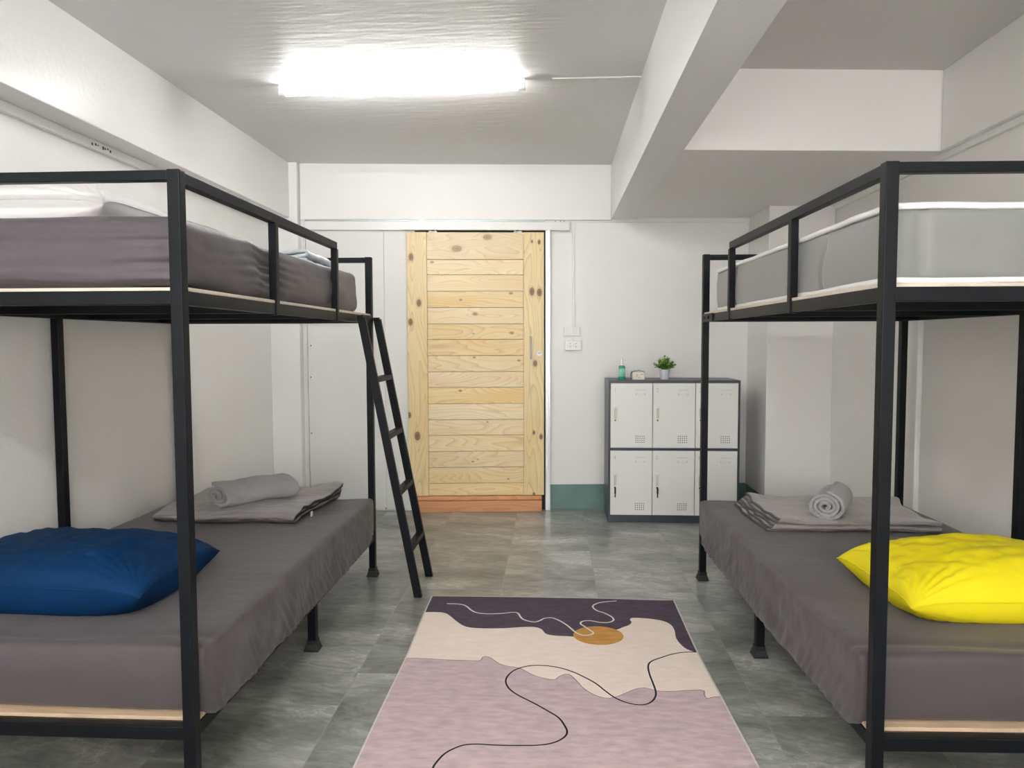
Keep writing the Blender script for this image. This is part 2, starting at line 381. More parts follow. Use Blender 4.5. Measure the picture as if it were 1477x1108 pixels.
# trunking
tr = struct(box('trim_8', PVC, XW0, XW0 + .028, YB, 5.335, ZS - .04, ZS, bevel=.003), 'white cable trunking under the left beam')
mb = MB()
for i, y in enumerate((3.22, 3.245, 3.262, 3.30, 3.315, 3.335, 3.355)):
    mb.box(XW0 + .028, XW0 + .0285, y, y + .012, ZS - .028 + .004 * (i % 3), ZS - .016 + .003 * (i % 2))
mb.build('print_mark', mat('print_ink', (.08, .08, .07), .6), tr)
struct(box('trim_9', PVC, XW1 - .022, XW1, YB, 5.17, ZS2 - .032, ZS2, bevel=.003), 'white cable trunking high on the right wall')
struct(box('trim_10', PVC, XW1 - .03, XW1, 3.96, 4.03, 0, 1.45, bevel=.006), 'vertical white casing on the right wall')
struct(wallobj('trim_11', MB().box(.445, 1.5, -.02, 0, ZS2 - .034, ZS2), PVC, bevel=.003), 'white cable trunking under the dropped ceiling')
mb = MB(); mb.box(.150, .168, -.016, 0, 1.383, 2.165); mb.box(.150, .445, -.012, 0, 2.165, 2.176)
mb.box(.148, .162, -.012, 0, 1.285, 1.318)
struct(wallobj('trim_12', mb, PVC, bevel=.002), 'thin white cable casing running down to the switch')
mb = MB(); mb.box(-1.253 + .002, -.06, -.012, 0, .01, 2.1); mb.box(-1.822, -1.253, -.012, 0, .01, 2.1)
mb.box(-1.845, -1.826, -.02, 0, .01, 2.176)
bd = struct(wallobj('trim_13', mb, BOARD, bevel=.0015), 'smooth white board panelling between the corner and the door')
mb = MB()
for x, z in ((-1.805, 1.016), (-1.807, .595), (-1.80, 1.25), (-1.26, .02)):
    mb.cyl((x, -.0125, z), (x, -.011, z), .005, n=8)
mb.build('screw', DARK, bd)
struct(box('trim_14', PVC, .0, GX0, 3.735, 3.742, ZC - .006, ZC), 'thin cable clipped to the ceiling from the lamp to the beam')

# sliding door track
tr = struct(wallobj('trim_15', MB().box(-1.82, .127, -.05, -.005, 2.098, 2.160), PVC, bevel=.003), 'white box track of the sliding door')
mb = MB().box(-1.824, -.056, -.034, 0, 2.158, 2.176)
lab(mb.build('rail', mat('galvanised_steel', (.34, .38, .39), .4, metal=.5), tr), 'galvanised strip above the track')
mb = MB().box(-.99, -.94, -.054, -.034, 2.148, 2.176); mb.build('end_stop', PVC, tr)
mb = MB()
for x in (-1.55, -1.37, .02, .06, .085): mb.cyl((x, -.036, 2.166), (x, -.033, 2.166), .004, n=8)
mb.build('screw', STEEL, tr)
fr = struct(wallobj('trim_16', MB().box(-.053, -.018, -.035, 0, 0, 2.10).box(-.033, -.018, -.05, -.035, 0, 2.10), ALU, bevel=.002), 'aluminium upright beside the door')
struct(wallobj('trim_17', MB().box(-1.02, -.056, -.0145, 0, 0, 2.1), DARK), 'dark sheet painting the shade behind the sliding door')  # solid sheet, the shade of the door gap put into its colour

# door
K = [(-1.046, 1.9, .020), (-.991, 1.563, .020), (-1.054, 1.423, .019), (-.155, 2.014, .008), (-.102, 2.009, .012), (-.156, 1.646, .021), (-.1, 1.639, .021),
     (-.132, 1.113, .017), (-.71, 1.961, .026), (-.484, 2.045, .022), (-.893, 1.863, .013), (-.311, 1.634, .012), (-.683, 1.586, .009), (-.578, 1.482, .017),
     (-.306, 1.341, .014), (-.589, 1.336, .006), (-.585, 1.16, .010), (-.253, 1.136, .010), (-1.012, .575, .024), (-1.071, .731, .016), (-.142, .595, .011),
     (-.089, .563, .014), (-.143, .126, .012), (-.691, .911, .012), (-.49, .677, .007), (-.601, .378, .009), (-.565, .395, .006), (-.335, .245, .008)]
DX0, DX1, SL, SR = -1.078, -.066, -.931, -.218
door = bpy.data.objects.new('door_1', None); COL.objects.link(door); door.location = (0, YW, 0); door.rotation_euler = (0, 0, TH)
struct(door, 'sliding door of pale knotty pine boards')
WX = wood_mat('pine_boards', 'x', [(k[0], k[1], k[2] * (.62 if k[1] < 1.9 else .8)) for k in K if SL < k[0] < SR], knotc=(.36, .20, .09), base=(.88, .70, .40), dark=(.54, .33, .14), freq=17)
WZ = wood_mat('pine_stile', 'z', [(k[0], k[1], k[2] * .78) for k in K if not SL < k[0] < SR], base=(.88, .69, .33), dark=(.50, .30, .10), freq=15)
seams = [2.082, 1.882, 1.771, 1.65, 1.53, 1.409, 1.294, 1.174, 1.054, .936, .815, .695, .578, .457, .336, .216, .122]
mb = MB()
for i in range(len(seams) - 1):
    d = -.06 if i == 0 else (-.058 if i == len(seams) - 2 else -.055)
    mb.box(SL + .001, SR - .001, d, -.028, seams[i + 1] + .0012, seams[i] - .0012)
mb.build('board_panel', WX, door, bevel=.0022)
MB().box(DX0, SL, -.062, -.024, .122, 2.082).build('stile', WZ, door, bevel=.002)
MB().box(SR, DX1, -.062, -.024, .122, 2.082).build('stile', WZ, door, bevel=.002)
mb = MB(); mb.box(-.172, -.160, -.098, -.088, 1.146, 1.316)
for z in (1.16, 1.30): mb.cyl((-.166, -.09, z), (-.166, -.062, z), .005, n=12)
lab(mb.build('handle', STEEL, door, bevel=.003), 'slim metal bar handle')
mb = MB().cyl((-.101, -.062, 1.187), (-.101, -.072, 1.187), .020, n=24); lk = lab(mb.build('lock', PVC, door, smooth=False, bevel=.002), 'round white lock')
MB().box(-.114, -.088, -.0735, -.072, 1.189, 1.193).build('slot', STEEL, lk)
for x in (-.886, -.259):
    mb = MB().box(x - .03, x + .03, -.058, -.03, 2.082, 2.088)
    for q in range(7):
        t0 = PI * q / 7; t1 = PI * (q + 1) / 7
        mb.cyl((x + .022 * math.cos(t0), -.05, 2.086 + .016 * math.sin(t0)), (x + .022 * math.cos(t1), -.05, 2.086 + .016 * math.sin(t1)), .003, n=6)
    lab(mb.build('hanger', PVC, door), 'white roller hanger on top of the door')
SK = wood_mat('orange_stained_wood', 'x', [], base=(.74, .31, .09), dark=(.42, .13, .03), freq=9)
mb = MB(); mb.box(-1.03, -.083, -.078, -.013, .0, .084); mb.box(-1.03, -.083, -.068, -.013, .087, .119)
struct(wallobj('trim_18', mb, SK, bevel=.004), 'orange stained wooden sill under the door')

# switches
t = thing('light_switch', 'white double light switch plate above the socket', 'light switch', (0, YW, 0), TH)
MB().box(.084, .210, -.024, 0, 1.318, 1.383).build('switch_plate', PVC, t, bevel=.004)
for x in (.108, .155): MB().box(x, x + .034, -.027, -.02, 1.332, 1.370).build('rocker', PVC, t, bevel=.002)
t = thing('wall_socket', 'white double power socket on the wall below the light switch', 'socket', (0, YW, 0), TH)
MB().box(.092, .219, -.036, 0, 1.210, 1.285).build('socket_plate', PVC, t, bevel=.005)
for x in (.122, .165):
    mb = MB()
    for dx, dz in ((.010, .014), (.010, -.010), (-.008, .002)): mb.cyl((x + dx, -.0365, 1.247 + dz), (x + dx, -.035, 1.247 + dz), .0035 if dx > 0 else .0022, n=10)
    mb.build('socket_hole', HOLE, t)

# ------------------------------------------------------------------ lamps
TUBE = emit('lit_tube', (1, .985, .96), 18)
TUBE_FILL = emit('fill_tube', (1, .985, .96), 20)  # for the lamp added over the right bay
TUBE2 = emit('lit_tube_bright', (1, .985, .96), 60)
def tube_light(label, x0, x1, y, tilt=0, TUBE=TUBE):
    t = thing('fluorescent_light', label, 'lamp', ((x0 + x1) / 2, y, ZC), tilt, 'tube lamps on the ceiling')
    h = (x1 - x0) / 2
    MB().box(-h, h, -.011, .011, -.022, 0).build('housing', PVC, t, bevel=.003)
    MB().cyl((-h + .035, 0, -.042), (h - .035, 0, -.042), .0135, n=20).build('tube', TUBE, t, smooth=False)
    for s in (-1, 1):
        mb = MB().cyl((s * (h - .036), 0, -.042), (s * h, 0, -.042), .0155, n=16); mb.box(s * (h - .03), s * (h - .004), -.012, .012, -.042, -.018)
        mb.build('end_cap', PVC, t, bevel=.002)
tube_light('long lit white tube lamp on the ceiling in front of the door', -1.385, -.135, 3.745, -.012)
tube_light('second white tube lamp on the ceiling behind the viewpoint', -1.385, -.135, -.10, 0, TUBE2)
tube_light('made-up tube lamp behind the viewpoint, added to brighten the right bay', .70, 1.82, -.40, 0, TUBE_FILL)  # extra lamp added out of view to lift the right bay

# ------------------------------------------------------------------ bunk beds
PW = .034
ZL0, ZL1, ZLB = .198, .236, .247       # lower deck bar, board top
ZU0, ZU1, ZUB = 1.378, 1.415, 1.426    # upper deck
ZT = 1.729
def bunk(label, loc, rz, sg, width, length, guards, chipped=False):
    t = thing('bunk_bed', label, 'bunk bed', loc, rz, None)
    def bx(mb, u0, u1, v0, v1, z0, z1): return mb.box(sg * u0, sg * u1, v0, v1, z0, z1)
    def part(name, *args, m=BLACK, bevel=.0025, parent=t):
        return bx(MB(), *args).build(name, m, parent, bevel=bevel)
    def foot(p, u, v):
        mb = MB().frustum(sg * (u + PW / 2), v + PW / 2, 0, .008, .029, .029); mb.frustum(sg * (u + PW / 2), v + PW / 2, .008, .03, .028, .0215)
        mb.box(sg * (u + PW / 2) - .0205, sg * (u + PW / 2) + .0205, v - .0035, v + PW + .0035, .03, .045)
        mb.build('foot', FOOT, p, bevel=.0015)
    W, Ln = width, length
    for u in (0, W - PW):
        for v in (0, Ln - PW):
            p = part('post', u, u + PW, v, v + PW, 0, ZT); foot(p, u, v)
    vm = Ln / 2 + .02
    p = part('middle_leg', .012, .012 + PW, vm, vm + PW, 0, ZL0 + .01); foot(p, .012, vm)
    p = part('middle_leg', W - PW, W, vm, vm + PW, 0, ZU0 + .01); foot(p, W - PW, vm)
    for z0, z1, nm in ((ZL0, ZL1, 'lower'), (ZU0, ZU1, 'upper')):
        for v in (.003, Ln - PW + .003): part('end_rail', PW, W - PW, v, v + .03, z0, z1)
        for u in (.003, W - PW + .001): part('side_rail', u, u + .03, PW, Ln - PW, z0, z1)
        for v in (.65, 1.25, 1.83): part('cross_bar', .033, W - .033, v, v + .03, z0 + .002, z1 - .002)
    # lower board lies between the posts, a finger over the rails
    for zb, zt in ((ZL1, ZLB), (ZU1, ZUB)):
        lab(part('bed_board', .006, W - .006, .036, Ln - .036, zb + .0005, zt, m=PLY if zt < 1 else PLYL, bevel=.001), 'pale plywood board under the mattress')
    for v in (.002, Ln - PW + .002): part('top_rail', PW, W - PW, v, v + .028, ZT - .029, ZT - .002)
    g1, g2 = guards
    part('guard_rail', .003, .031, PW, g2 + .028, ZT - .034, ZT - .002)
    for g in (g1, g2): part('guard_post', -.002, .026, g, g + .028, ZU0 - .004, ZT - .034 if g != g2 else ZT - .034)
    br = lab(part('ladder_bracket', -.004, .001, Ln - .25, Ln - .02, ZU0 - .002, ZU1 + .002), 'flat bracket plate with bolts')
    for v in (Ln - .17, Ln - .085): MB().cyl((sg * -.004, v, ZU0 + .018), (sg * -.009, v, ZU0 + .018), .009, n=6).build('bolt', BLACK, br)
    return t
LB = bunk('left black metal bunk bed against the left wall with the ladder and grey sheets', (-.966, 1.888, 0), -.0016, -1, 1.10, 2.05, (.66, 1.385))
RB = bunk('right black metal bunk bed in front of the locker with a silver grey top mattress', (.8372, 1.9259, 0), .0249, 1, 1.06, 2.026, (.68, 1.475))
def LP(u, v, z=0): # left bed frame point in the room
    return (-.966 - u, 1.888 + v, z)
def RP(u, v, z=0):
    return (.8372 + u * math.cos(.0249) - v * math.sin(.0249), 1.9259 + u * math.sin(.0249) + v * math.cos(.0249), z)

# ladder
t = thing('ladder', 'black metal four rung ladder leaning on the left bunk bed', 'ladder', (-.67, 3.76, 0))
lx, ly = -.67, 3.76
def sp(s, z): # stile centre at height z
    k = z / 1.40
    return (0 - .268 * k, s * .165, z)
for s in (-1, 1):
    mb = MB().bar(sp(s, 0), sp(s, 1.40), .040, .026); mb.build('stile', BLACK, t, bevel=.003)
for z in (.238, .524, .805, 1.09):
    a_, b_ = sp(-1, z), sp(1, z)
    MB().box(a_[0] - .019, a_[0] + .019, a_[1] + .012, b_[1] - .012, z - .013, z + .013).build('rung', BLACK, t, bevel=.002)
for s in (-1, 1):
    p_ = sp(s, 1.40)
    MB().box(p_[0] - .02, p_[0] + .012, p_[1] - .013, p_[1] + .013, 1.39, 1.408).build('hook', BLACK, t, bevel=.002)

# ------------------------------------------------------------------ soft furnishings
def soft_box(name, sx, sy, sz, r, m, parent=None, disp=None, nx=40, ny=70, nz=10, pw=None, origin=None):
    """rounded cuboid with its base at z=0, x in 0..sx, y in 0..sy; disp(p, n) -> offset vector"""
    bm = bmesh.new()
    idx = {}
    def key(i, j, k): return (i, j, k)
    def vert(i, j, k):
        q = (i, j, k)
        if q not in idx:
            # denser samples near the edges
            f = lambda t: t
            x, y, z = sx * f(i / nx), sy * f(j / ny), sz * f(k / nz)
            cx = min(max(x, r), sx - r); cy = min(max(y, r), sy - r); cz = min(max(z, r), sz - r)
            d = Vector((x - cx, y - cy, z - cz))
            base = Vector((x, y, z))
            # outward normal of the rounded box
            n = Vector((0, 0, 0))
            if d.length > 1e-6:
                n = d.normalized(); p = Vector((cx, cy, cz)) + n * r
            else:
                p = base; 
            if n.length < .1:
                e = [(x, Vector((-1, 0, 0))), (sx - x, Vector((1, 0, 0))), (y, Vector((0, -1, 0))), (sy - y, Vector((0, 1, 0))), (z, Vector((0, 0, -1))), (sz - z, Vector((0, 0, 1)))]
                n = min(e, key=lambda q: q[0])[1]
            if disp: p = p + disp(p, n)
            idx[q] = bm.verts.new(p)
        return idx[q]
    def quad(a, b, c, d):
        try: bm.faces.new((a, b, c, d))
        except ValueError: pass
    for i in range(nx):
        for j in range(ny):
            quad(vert(i, j, nz), vert(i + 1, j, nz), vert(i + 1, j + 1, nz), vert(i, j + 1, nz))
            quad(vert(i, j, 0), vert(i, j + 1, 0), vert(i + 1, j + 1, 0), vert(i + 1, j, 0))
    for i in range(nx):
        for k in range(nz):
            quad(vert(i, 0, k), vert(i + 1, 0, k), vert(i + 1, 0, k + 1), vert(i, 0, k + 1))
            quad(vert(i, ny, k), vert(i, ny, k + 1), vert(i + 1, ny, k + 1), vert(i + 1, ny, k))
    for j in range(ny):
        for k in range(nz):
            quad(vert(0, j, k), vert(0, j, k + 1), vert(0, j + 1, k + 1), vert(0, j + 1, k))
            quad(vert(nx, j, k), vert(nx, j + 1, k), vert(nx, j + 1, k + 1), vert(nx, j, k + 1))
    me = bpy.data.meshes.new(name); bm.to_mesh(me); bm.free()
    return new_obj(name, me, m, parent, smooth=True)

def sstep(a, b, x):
    t = min(1, max(0, (x - a) / (b - a))); return t * t * (3 - 2 * t)

def lower_disp(room_x, W, Ln, H, drop, seed):
    """fitted sheet: gathers on the room side, hem hanging unevenly, loose folds on top"""
    def f(p, n):
        d = Vector((0, 0, 0))
        side = abs(p.x - room_x)
        zr = min(1, max(0, p.z / H))
        # side near the room
        if side < .05:
            w = 1 - side / .05
            out = 1 if room_x > 0 else -1
            env = sstep(-.03, .07, p.y) * sstep(Ln, Ln - .2, p.y)
            patch = sstep(-.15, .30, fbm(p.y * 2.3, seed + 4, 0, 2) + .15)
            g = math.sin(p.y * 115 + 14 * fbm(p.y * 2.5, seed, 0) + 22 * zr) * .0045 * (1 + fbm(p.y * 14, seed + 1, 2, 2)) * max(0, 1 - zr * 1.35) ** 1.1 * patch
            g += .012 * fbm(p.y * 9 + zr * 3, zr * 2.2 - p.y * 4, seed + 6, 3) * (1 - .6 * zr) * (1 - patch * .6)
            l = fbm(p.y * 3, p.z * 7, seed, 3) * .012 * (1 - .5 * zr)
            bul = .006 * math.sin(PI * min(1, max(0, zr)))
            d.x += out * w * env * (g + l + bul + .014 * (1 - zr) ** 3)
            d.z -= w * env * (1 - zr) ** 2 * (drop + .008 * fbm(p.y * 4, seed, 1, 3))
        if p.y < .05 and n.y < -.3:
            d.y += fbm(p.x * 2.2, p.z * 6, seed + 9, 2) * .008 - .008 * math.sin(PI * min(1, zr))
        if zr > .5:
            d.z += fbm(p.x * 1.8, p.y * 1.6, seed + 2, 3) * .010
            # shallow crease along the edges of the sheet
            d.z += -.006 * math.exp(-((p.y - .07 - .01 * math.sin(p.x * 9)) / .02) ** 2)
        return d
    return f

def place(o, loc, rz=0): o.location = loc; o.rotation_euler = (0, 0, rz); return o

MH = .188
# left lower mattress: x 0..1.06 from the wall to the room (room side at high x)
mw = 1.062
m1 = soft_box('mattress', mw, 1.94, MH, .020, SHEET, disp=lower_disp(mw, mw, 1.94, MH, .045, 3.3), nx=60, ny=220, nz=14)
place(m1, (-.966 - mw + .003, 1.888 + .066, ZLB), -.0016)
tag(m1, 'lower left mattress in a charcoal fitted sheet under the blue pillow', 'mattress')
mw = 1.02
def rdisp():
    base = lower_disp(0.0, mw, 1.92, MH, .05, 8.1)
    def f(p, n):
        d = base(p, n)
        if abs(p.x) < .05: # base assumes outward -x for room_x = 0
            pass
        return d
    return f
m2 = soft_box('mattress', mw + .005, 1.93, MH, .020, SHEET, disp=rdisp(), nx=60, ny=220, nz=14)
place(m2, RP(-.008, .062, ZLB), .0249)
tag(m2, 'lower right mattress in a charcoal fitted sheet under the yellow pillow', 'mattress')

# upper left mattress
def udisp(p, n):
    d = Vector((0, 0, 0)); zr = min(1, max(0, p.z / .2))
    if p.x > .9:
        out = 1
        k = math.exp(-((p.y - .62) / .10) ** 2)
        d.x -= .020 * k * math.sin(PI * min(1, max(0, zr))) + .0
        d.x += .010 * math.sin(PI * min(1, max(0, zr))) * (1 - k)
        fr = math.exp(-((p.y - .62) / .22) ** 2)
        d.x += fr * .006 * math.sin(p.z * 190 + 2.5 * math.sin(p.y * 9)) * math.sin(PI * min(1, max(0, zr)))
        d.x += fbm(p.y * 2, p.z * 9, 2, 3) * .008
        d.z += (.016 * abs(fbm(p.y * 2.6, 1, 7, 2)) + .010 * math.exp(-((p.y - .25) / .2) ** 2)) * (1 - zr) ** 2
    if n.y < -.2:
        d.y += fbm(p.x * 1.1, p.z * 22, 5, 4) * .014 + .004 * math.exp(-((p.z - .160 - .004 * math.sin(p.x * 5)) / .006) ** 2) - .005 * math.exp(-((p.z - .173) / .006) ** 2) + .003 * math.exp(-((p.x - .965) / .006) ** 2) - .008 * math.sin(PI * min(1, max(0, zr)))
        k = math.exp(-((p.x - .98) / .12) ** 2)
        d.y += k * .004 * math.sin(p.z * 210)
        d.z += .012 * math.exp(-((p.x - .55) / .14) ** 2) * (1 - zr) ** 2
    if n.y > .3: d.y += .02 * (zr - .5) * 0
    if zr > .6: d.z += fbm(p.x * 1.5, p.y * 1.5, 3, 3) * .012 - .012 * math.exp(-((p.y - .62) / .1) ** 2) * (p.x > .8)
    return d
m3 = soft_box('mattress', 1.035, 1.80, .195, .032, SHEETU, disp=udisp, nx=60, ny=180, nz=22)
place(m3, (-.966 - 1.035 - .034, 1.888 + .050, ZUB), -.0016)
tag(m3, 'upper left mattress in a grey fitted sheet under the white pillow', 'mattress')

# upper right mattress, bare, with piping and seams
def udr(p, n):
    d = Vector((0, 0, 0)); zr = min(1, max(0, p.z / .2))
    if p.x < .06: 
        d.x -= .006 * math.sin(PI * min(1, max(0, zr))) + fbm(p.y * 2.0, p.z * 3, 6, 2) * .006
        for s0 in (.43, 1.43):
            d.x += .007 * math.exp(-((p.y - s0 - .018 * math.sin(p.z * 30)) / .010) ** 2)
    if n.y < -.2:
        d.y += fbm(p.x * 2, p.z * 3, 9, 2) * .004
        d.y += .007 * math.exp(-((p.x - .085 - .003 * math.sin(p.z * 30)) / .009) ** 2)
    return d
ML, MW, MZ = 1.80, .99, .200
root = thing('mattress', 'bare upper right mattress of silver grey fabric with white piping', 'mattress', RP(.034, .046, ZUB), .0249)
soft_box('mattress_body', MW, ML, MZ - .008, .018, MATG, root, disp=udr, nx=60, ny=200, nz=20).location = (0, 0, .004)
def loop_tube(name, z, r, m, parent, wob, seed, flat=1.0, only=None):
    c = .03; pts = []
    def arc(cx, cy, a0, a1):
        for i in range(6):
            t = a0 + (a1 - a0) * i / 5; pts.append((cx + c * math.cos(t), cy + c * math.sin(t)))
    def line(x0, y0, x1, y1, n):
        for i in range(1, n): pts.append((x0 + (x1 - x0) * i / n, y0 + (y1 - y0) * i / n))
    arc(c, c, PI, 1.5 * PI); line(c, 0, MW - c, 0, 40); arc(MW - c, c, 1.5 * PI, 2 * PI); line(MW, c, MW, ML - c, 60)
    arc(MW - c, ML - c, 0, .5 * PI); line(MW - c, ML, c, ML, 40); arc(c, ML - c, .5 * PI, PI); line(0, ML - c, 0, c, 60)
    v = []; f = []; n = len(pts); ns = 8
    for i, (x, y) in enumerate(pts):
        xa, ya = pts[i - 1]; xb, yb = pts[(i + 1) % n]
        tx, ty = xb - xa, yb - ya; l = math.hypot(tx, ty); nx_, ny_ = ty / l, -tx / l
        zz = z + wob * fbm(x * 3, y * 3, seed, 3)
        for k in range(ns):
            t = 2 * PI * k / ns
            v.append((x + nx_ * (r * math.cos(t) - .001), y + ny_ * (r * math.cos(t) - .001), zz + r * flat * math.sin(t)))
    for i in range(n):
        j = (i + 1) % n
        for k in range(ns):
            q = (k + 1) % ns; f.append((i * ns + k, j * ns + k, j * ns + q, i * ns + q))
    me = bpy.data.meshes.new(name); me.from_pydata(v, [], f); return new_obj(name, me, m, parent, smooth=True)
lab(loop_tube('piping', MZ - .002, .0075, PIPE, root, .0045, 3, 1.25), 'white piping round the upper edge')
lab(loop_tube('piping', .009, .0065, PIPE, root, .004, 7, 1.3), 'white piping round the lower edge')
# white quilted top of the bare mattress
def tdisp(p, n):
    return Vector((0, 0, fbm(p.x * 3, p.y * 3, 3, 3) * .005 - .004 + .002 * math.sin(p.x * 60) * math.sin(p.y * 60)))
q = soft_box('top_cover', MW - .02, ML - .02, .012, .005, PIPE, root, disp=tdisp, nx=50, ny=90, nz=2); q.location = (.01, .01, MZ - .009)

def pillow(name, w, d, h, m, seed, corner=.05, seam=.42, wr=.006, nu=96, nv=72, lift=None):
    """stuffed pillow: two crowned sheets joined at a seam; corners drawn out into ears"""
    v = []; f = []
    def outline(a, b):
        # a,b in -1..1 ; sides bow inward between the ears
        ea = 1 - .06 * (1 - b * b) + corner * .1 * abs(b) ** 6
        eb = 1 - .06 * (1 - a * a) + corner * .1 * abs(a) ** 6
        # the middle bulges again once the stuffing fills it
        return a * w / 2 * (1 - .05 * abs(a) ** 3 * math.cos(b * PI) * 0) * (ea + .055 * (1 - b * b)), b * d / 2 * (eb + .06 * (1 - a * a))
    def thick(a, b):
        ta = max(0, 1 - abs(a) ** 2.6); tb = max(0, 1 - abs(b) ** 2.6)
        return (ta ** .5) * (tb ** .5)
    grid = {}
    for s in (1, -1):
        for i in range(nu + 1):
            for j in range(nv + 1):
                a = -math.cos(PI * i / nu); b = -math.cos(PI * j / nv)
                edge = i in (0, nu) or j in (0, nv)
                if edge and s == -1: grid[(s, i, j)] = grid[(1, i, j)]; continue
                x, y = outline(a, b)
                t = thick(a, b)
                zs = h * seam
                if s == 1: z = zs + (h - zs) * t
                else: z = zs - zs * min(1, t * 2.0) ** .8
                # wrinkles fan out of the corners
                if not edge:
                    wq = 0
                    for ca in (-1, 1):
                        for cb in (-1, 1):
                            dx, dy = a - ca, b - cb; rr = math.hypot(dx, dy * .8) + 1e-4
                            an = math.atan2(dy, dx)
                            wq += math.sin(an * 26 + 3 * fbm(a * 2, b * 2, seed + ca + 2 * cb, 2)) * math.exp(-((rr - .28) / .26) ** 2) * .55
                    wq += 1.3 * fbm(a * 2.3, b * 2.3, seed, 4) + .8 * (.5 - abs(fbm(a * 3.1 + b, b * 2.2 - a, seed + 7, 4))) 
                    z += wq * wr * min(1, t * 1.6) * (1 if s == 1 else .3)
                # the seam line sinks towards the bed at the ears
                ear = (abs(a) * abs(b)) ** 6
                z -= ear * zs * .22 * (lift is None)
                if lift: z += lift(a, b) * ear
                v.append((x, y, max(z, .001))); grid[(s, i, j)] = len(v) - 1
    for i in range(nu):
        for j in range(nv):
            f.append((grid[1, i, j], grid[1, i + 1, j], grid[1, i + 1, j + 1], grid[1, i, j + 1]))
            f.append((grid[-1, i, j], grid[-1, i, j + 1], grid[-1, i + 1, j + 1], grid[-1, i + 1, j]))
    me = bpy.data.meshes.new(name); me.from_pydata(v, [], f)
    o = new_obj(name, me, m, None, smooth=True)
    # seam cord
    pts = [(i, 0) for i in range(nu)] + [(nu, j) for j in range(nv)] + [(i, nv) for i in range(nu, 0, -1)] + [(0, j) for j in range(nv, 0, -1)]
    P = [Vector(v[grid[1, i, j]]) for i, j in pts]
    V = []; F = []; n = len(P); ns = 6; r = .0022
    for i, p in enumerate(P):
        tg = (P[(i + 1) % n] - P[i - 1]); tg = tg.normalized() if tg.length > 1e-9 else Vector((1, 0, 0))
        s1 = Vector((tg.y, -tg.x, 0)).normalized(); s2 = Vector((0, 0, 1))
        for k in range(ns):
            t_ = 2 * PI * k / ns; V.append(tuple(p + s1 * (r * 1.6 * math.cos(t_)) + s2 * r * math.sin(t_)))
    for i in range(n):
        j = (i + 1) % n
        for k in range(ns):
            q_ = (k + 1) % ns; F.append((i * ns + k, j * ns + k, j * ns + q_, i * ns + q_))
    me = bpy.data.meshes.new('seam'); me.from_pydata(V, [], F); new_obj('seam', me, m, o, smooth=True)
    return o

ZTOP = ZLB + MH
p = pillow('pillow', .76, .50, .190, BLUE, 1.5, seam=.5, wr=.008)
place(p, (-1.62, 2.385, ZTOP - .002), -.03); tag(p, 'navy blue pillow lying on the lower left bunk', 'pillow')
p = pillow('pillow', .76, .50, .180, YEL, 5.5, seam=.42, wr=.010)
place(p, (1.425, 2.455, ZTOP - .002), .05); tag(p, 'bright yellow pillow lying on the lower right bunk', 'pillow')
p = pillow('pillow', .84, .40, .135, WHITEC, 9.2, seam=.5, wr=.014)
place(p, (-1.66, 2.20, ZUB + .186), 0); tag(p, 'white creased pillow at the near end of the upper left bunk', 'pillow')

def ribbon(name, path, width, m, thick, seed, parent=None, wob=.004, nv=40, skew=None, inner=None, taper=None, matf=None):
    """thick cloth ribbon: path = list of (x, z) in section, swept along y (0..width)"""
    n = len(path); v = []; f = []; mi = []
    T = []
    for i in range(n):
        a_ = Vector(path[max(0, i - 1)]); b_ = Vector(path[min(n - 1, i + 1)])
        d = (b_ - a_).normalized(); T.append(Vector((-d.y, d.x)))
    for s in (1, -1):
        for i, (x, z) in enumerate(path):
            for j in range(nv + 1):
                y = width * j / nv
                nx_, nz_ = T[i] * (s * thick / 2)
                w1 = wob * fbm(x * 7 + i * .02, y * 7, seed, 3)
                xx = x + nx_ + wob * .8 * fbm(y * 5, i * .05, seed + 3, 2); yy = y + wob * 1.5 * fbm(x * 5, i * .06 + (j > nv / 2) * 9, seed + 5, 2); zz = z + nz_ + w1
                if skew: xx, yy, zz = skew(xx, yy, zz, i / (n - 1), j / nv)
                v.append((xx, yy, zz))
    N_ = n * (nv + 1)
    def id_(s, i, j): return s * N_ + i * (nv + 1) + j
    for i in range(n - 1):
        for j in range(nv):
            f.append((id_(0, i, j), id_(0, i + 1, j), id_(0, i + 1, j + 1), id_(0, i, j + 1))); mi.append(0)
            f.append((id_(1, i, j), id_(1, i, j + 1), id_(1, i + 1, j + 1), id_(1, i + 1, j))); mi.append(1)
        for j, r_ in ((0, 0), (nv, 1)):
            q = (id_(0, i, j), id_(1, i, j), id_(1, i + 1, j), id_(0, i + 1, j)); f.append(q if r_ == 0 else q[::-1]); mi.append(2)
    for j in range(nv):
        f.append((id_(0, 0, j), id_(0, 0, j + 1), id_(1, 0, j + 1), id_(1, 0, j))); mi.append(2)
        f.append((id_(0, n - 1, j), id_(1, n - 1, j), id_(1, n - 1, j + 1), id_(0, n - 1, j + 1))); mi.append(2)
    me = bpy.data.meshes.new(name); me.from_pydata(v, [], f)
    for p_, k in zip(me.polygons, mi): p_.material_index = k
    o = new_obj(name, me, m, parent, smooth=True)
    bm = bmesh.new(); bm.from_mesh(me); bmesh.ops.recalc_face_normals(bm, faces=bm.faces); bm.to_mesh(me); bm.free()
    return o

def fold_path(W, layers, t, gap, n=26):
    """serpentine section: layers of length W stacked upward"""
    P = []; z = t / 2
    for k in range(layers):
        xs = [W * i / n for i in range(n + 1)]
        if k % 2: xs = xs[::-1]
        P += [(x, z) for x in xs]
        if k < layers - 1:
            r = (t + gap) / 2; cx = xs[-1]; s = 1 if k % 2 == 0 else -1
            for q in range(1, 6):
                a_ = -PI / 2 + PI * q / 6; P.append((cx + s * r * math.cos(a_), z + r + r * math.sin(a_)))
            z += t + gap
    return P

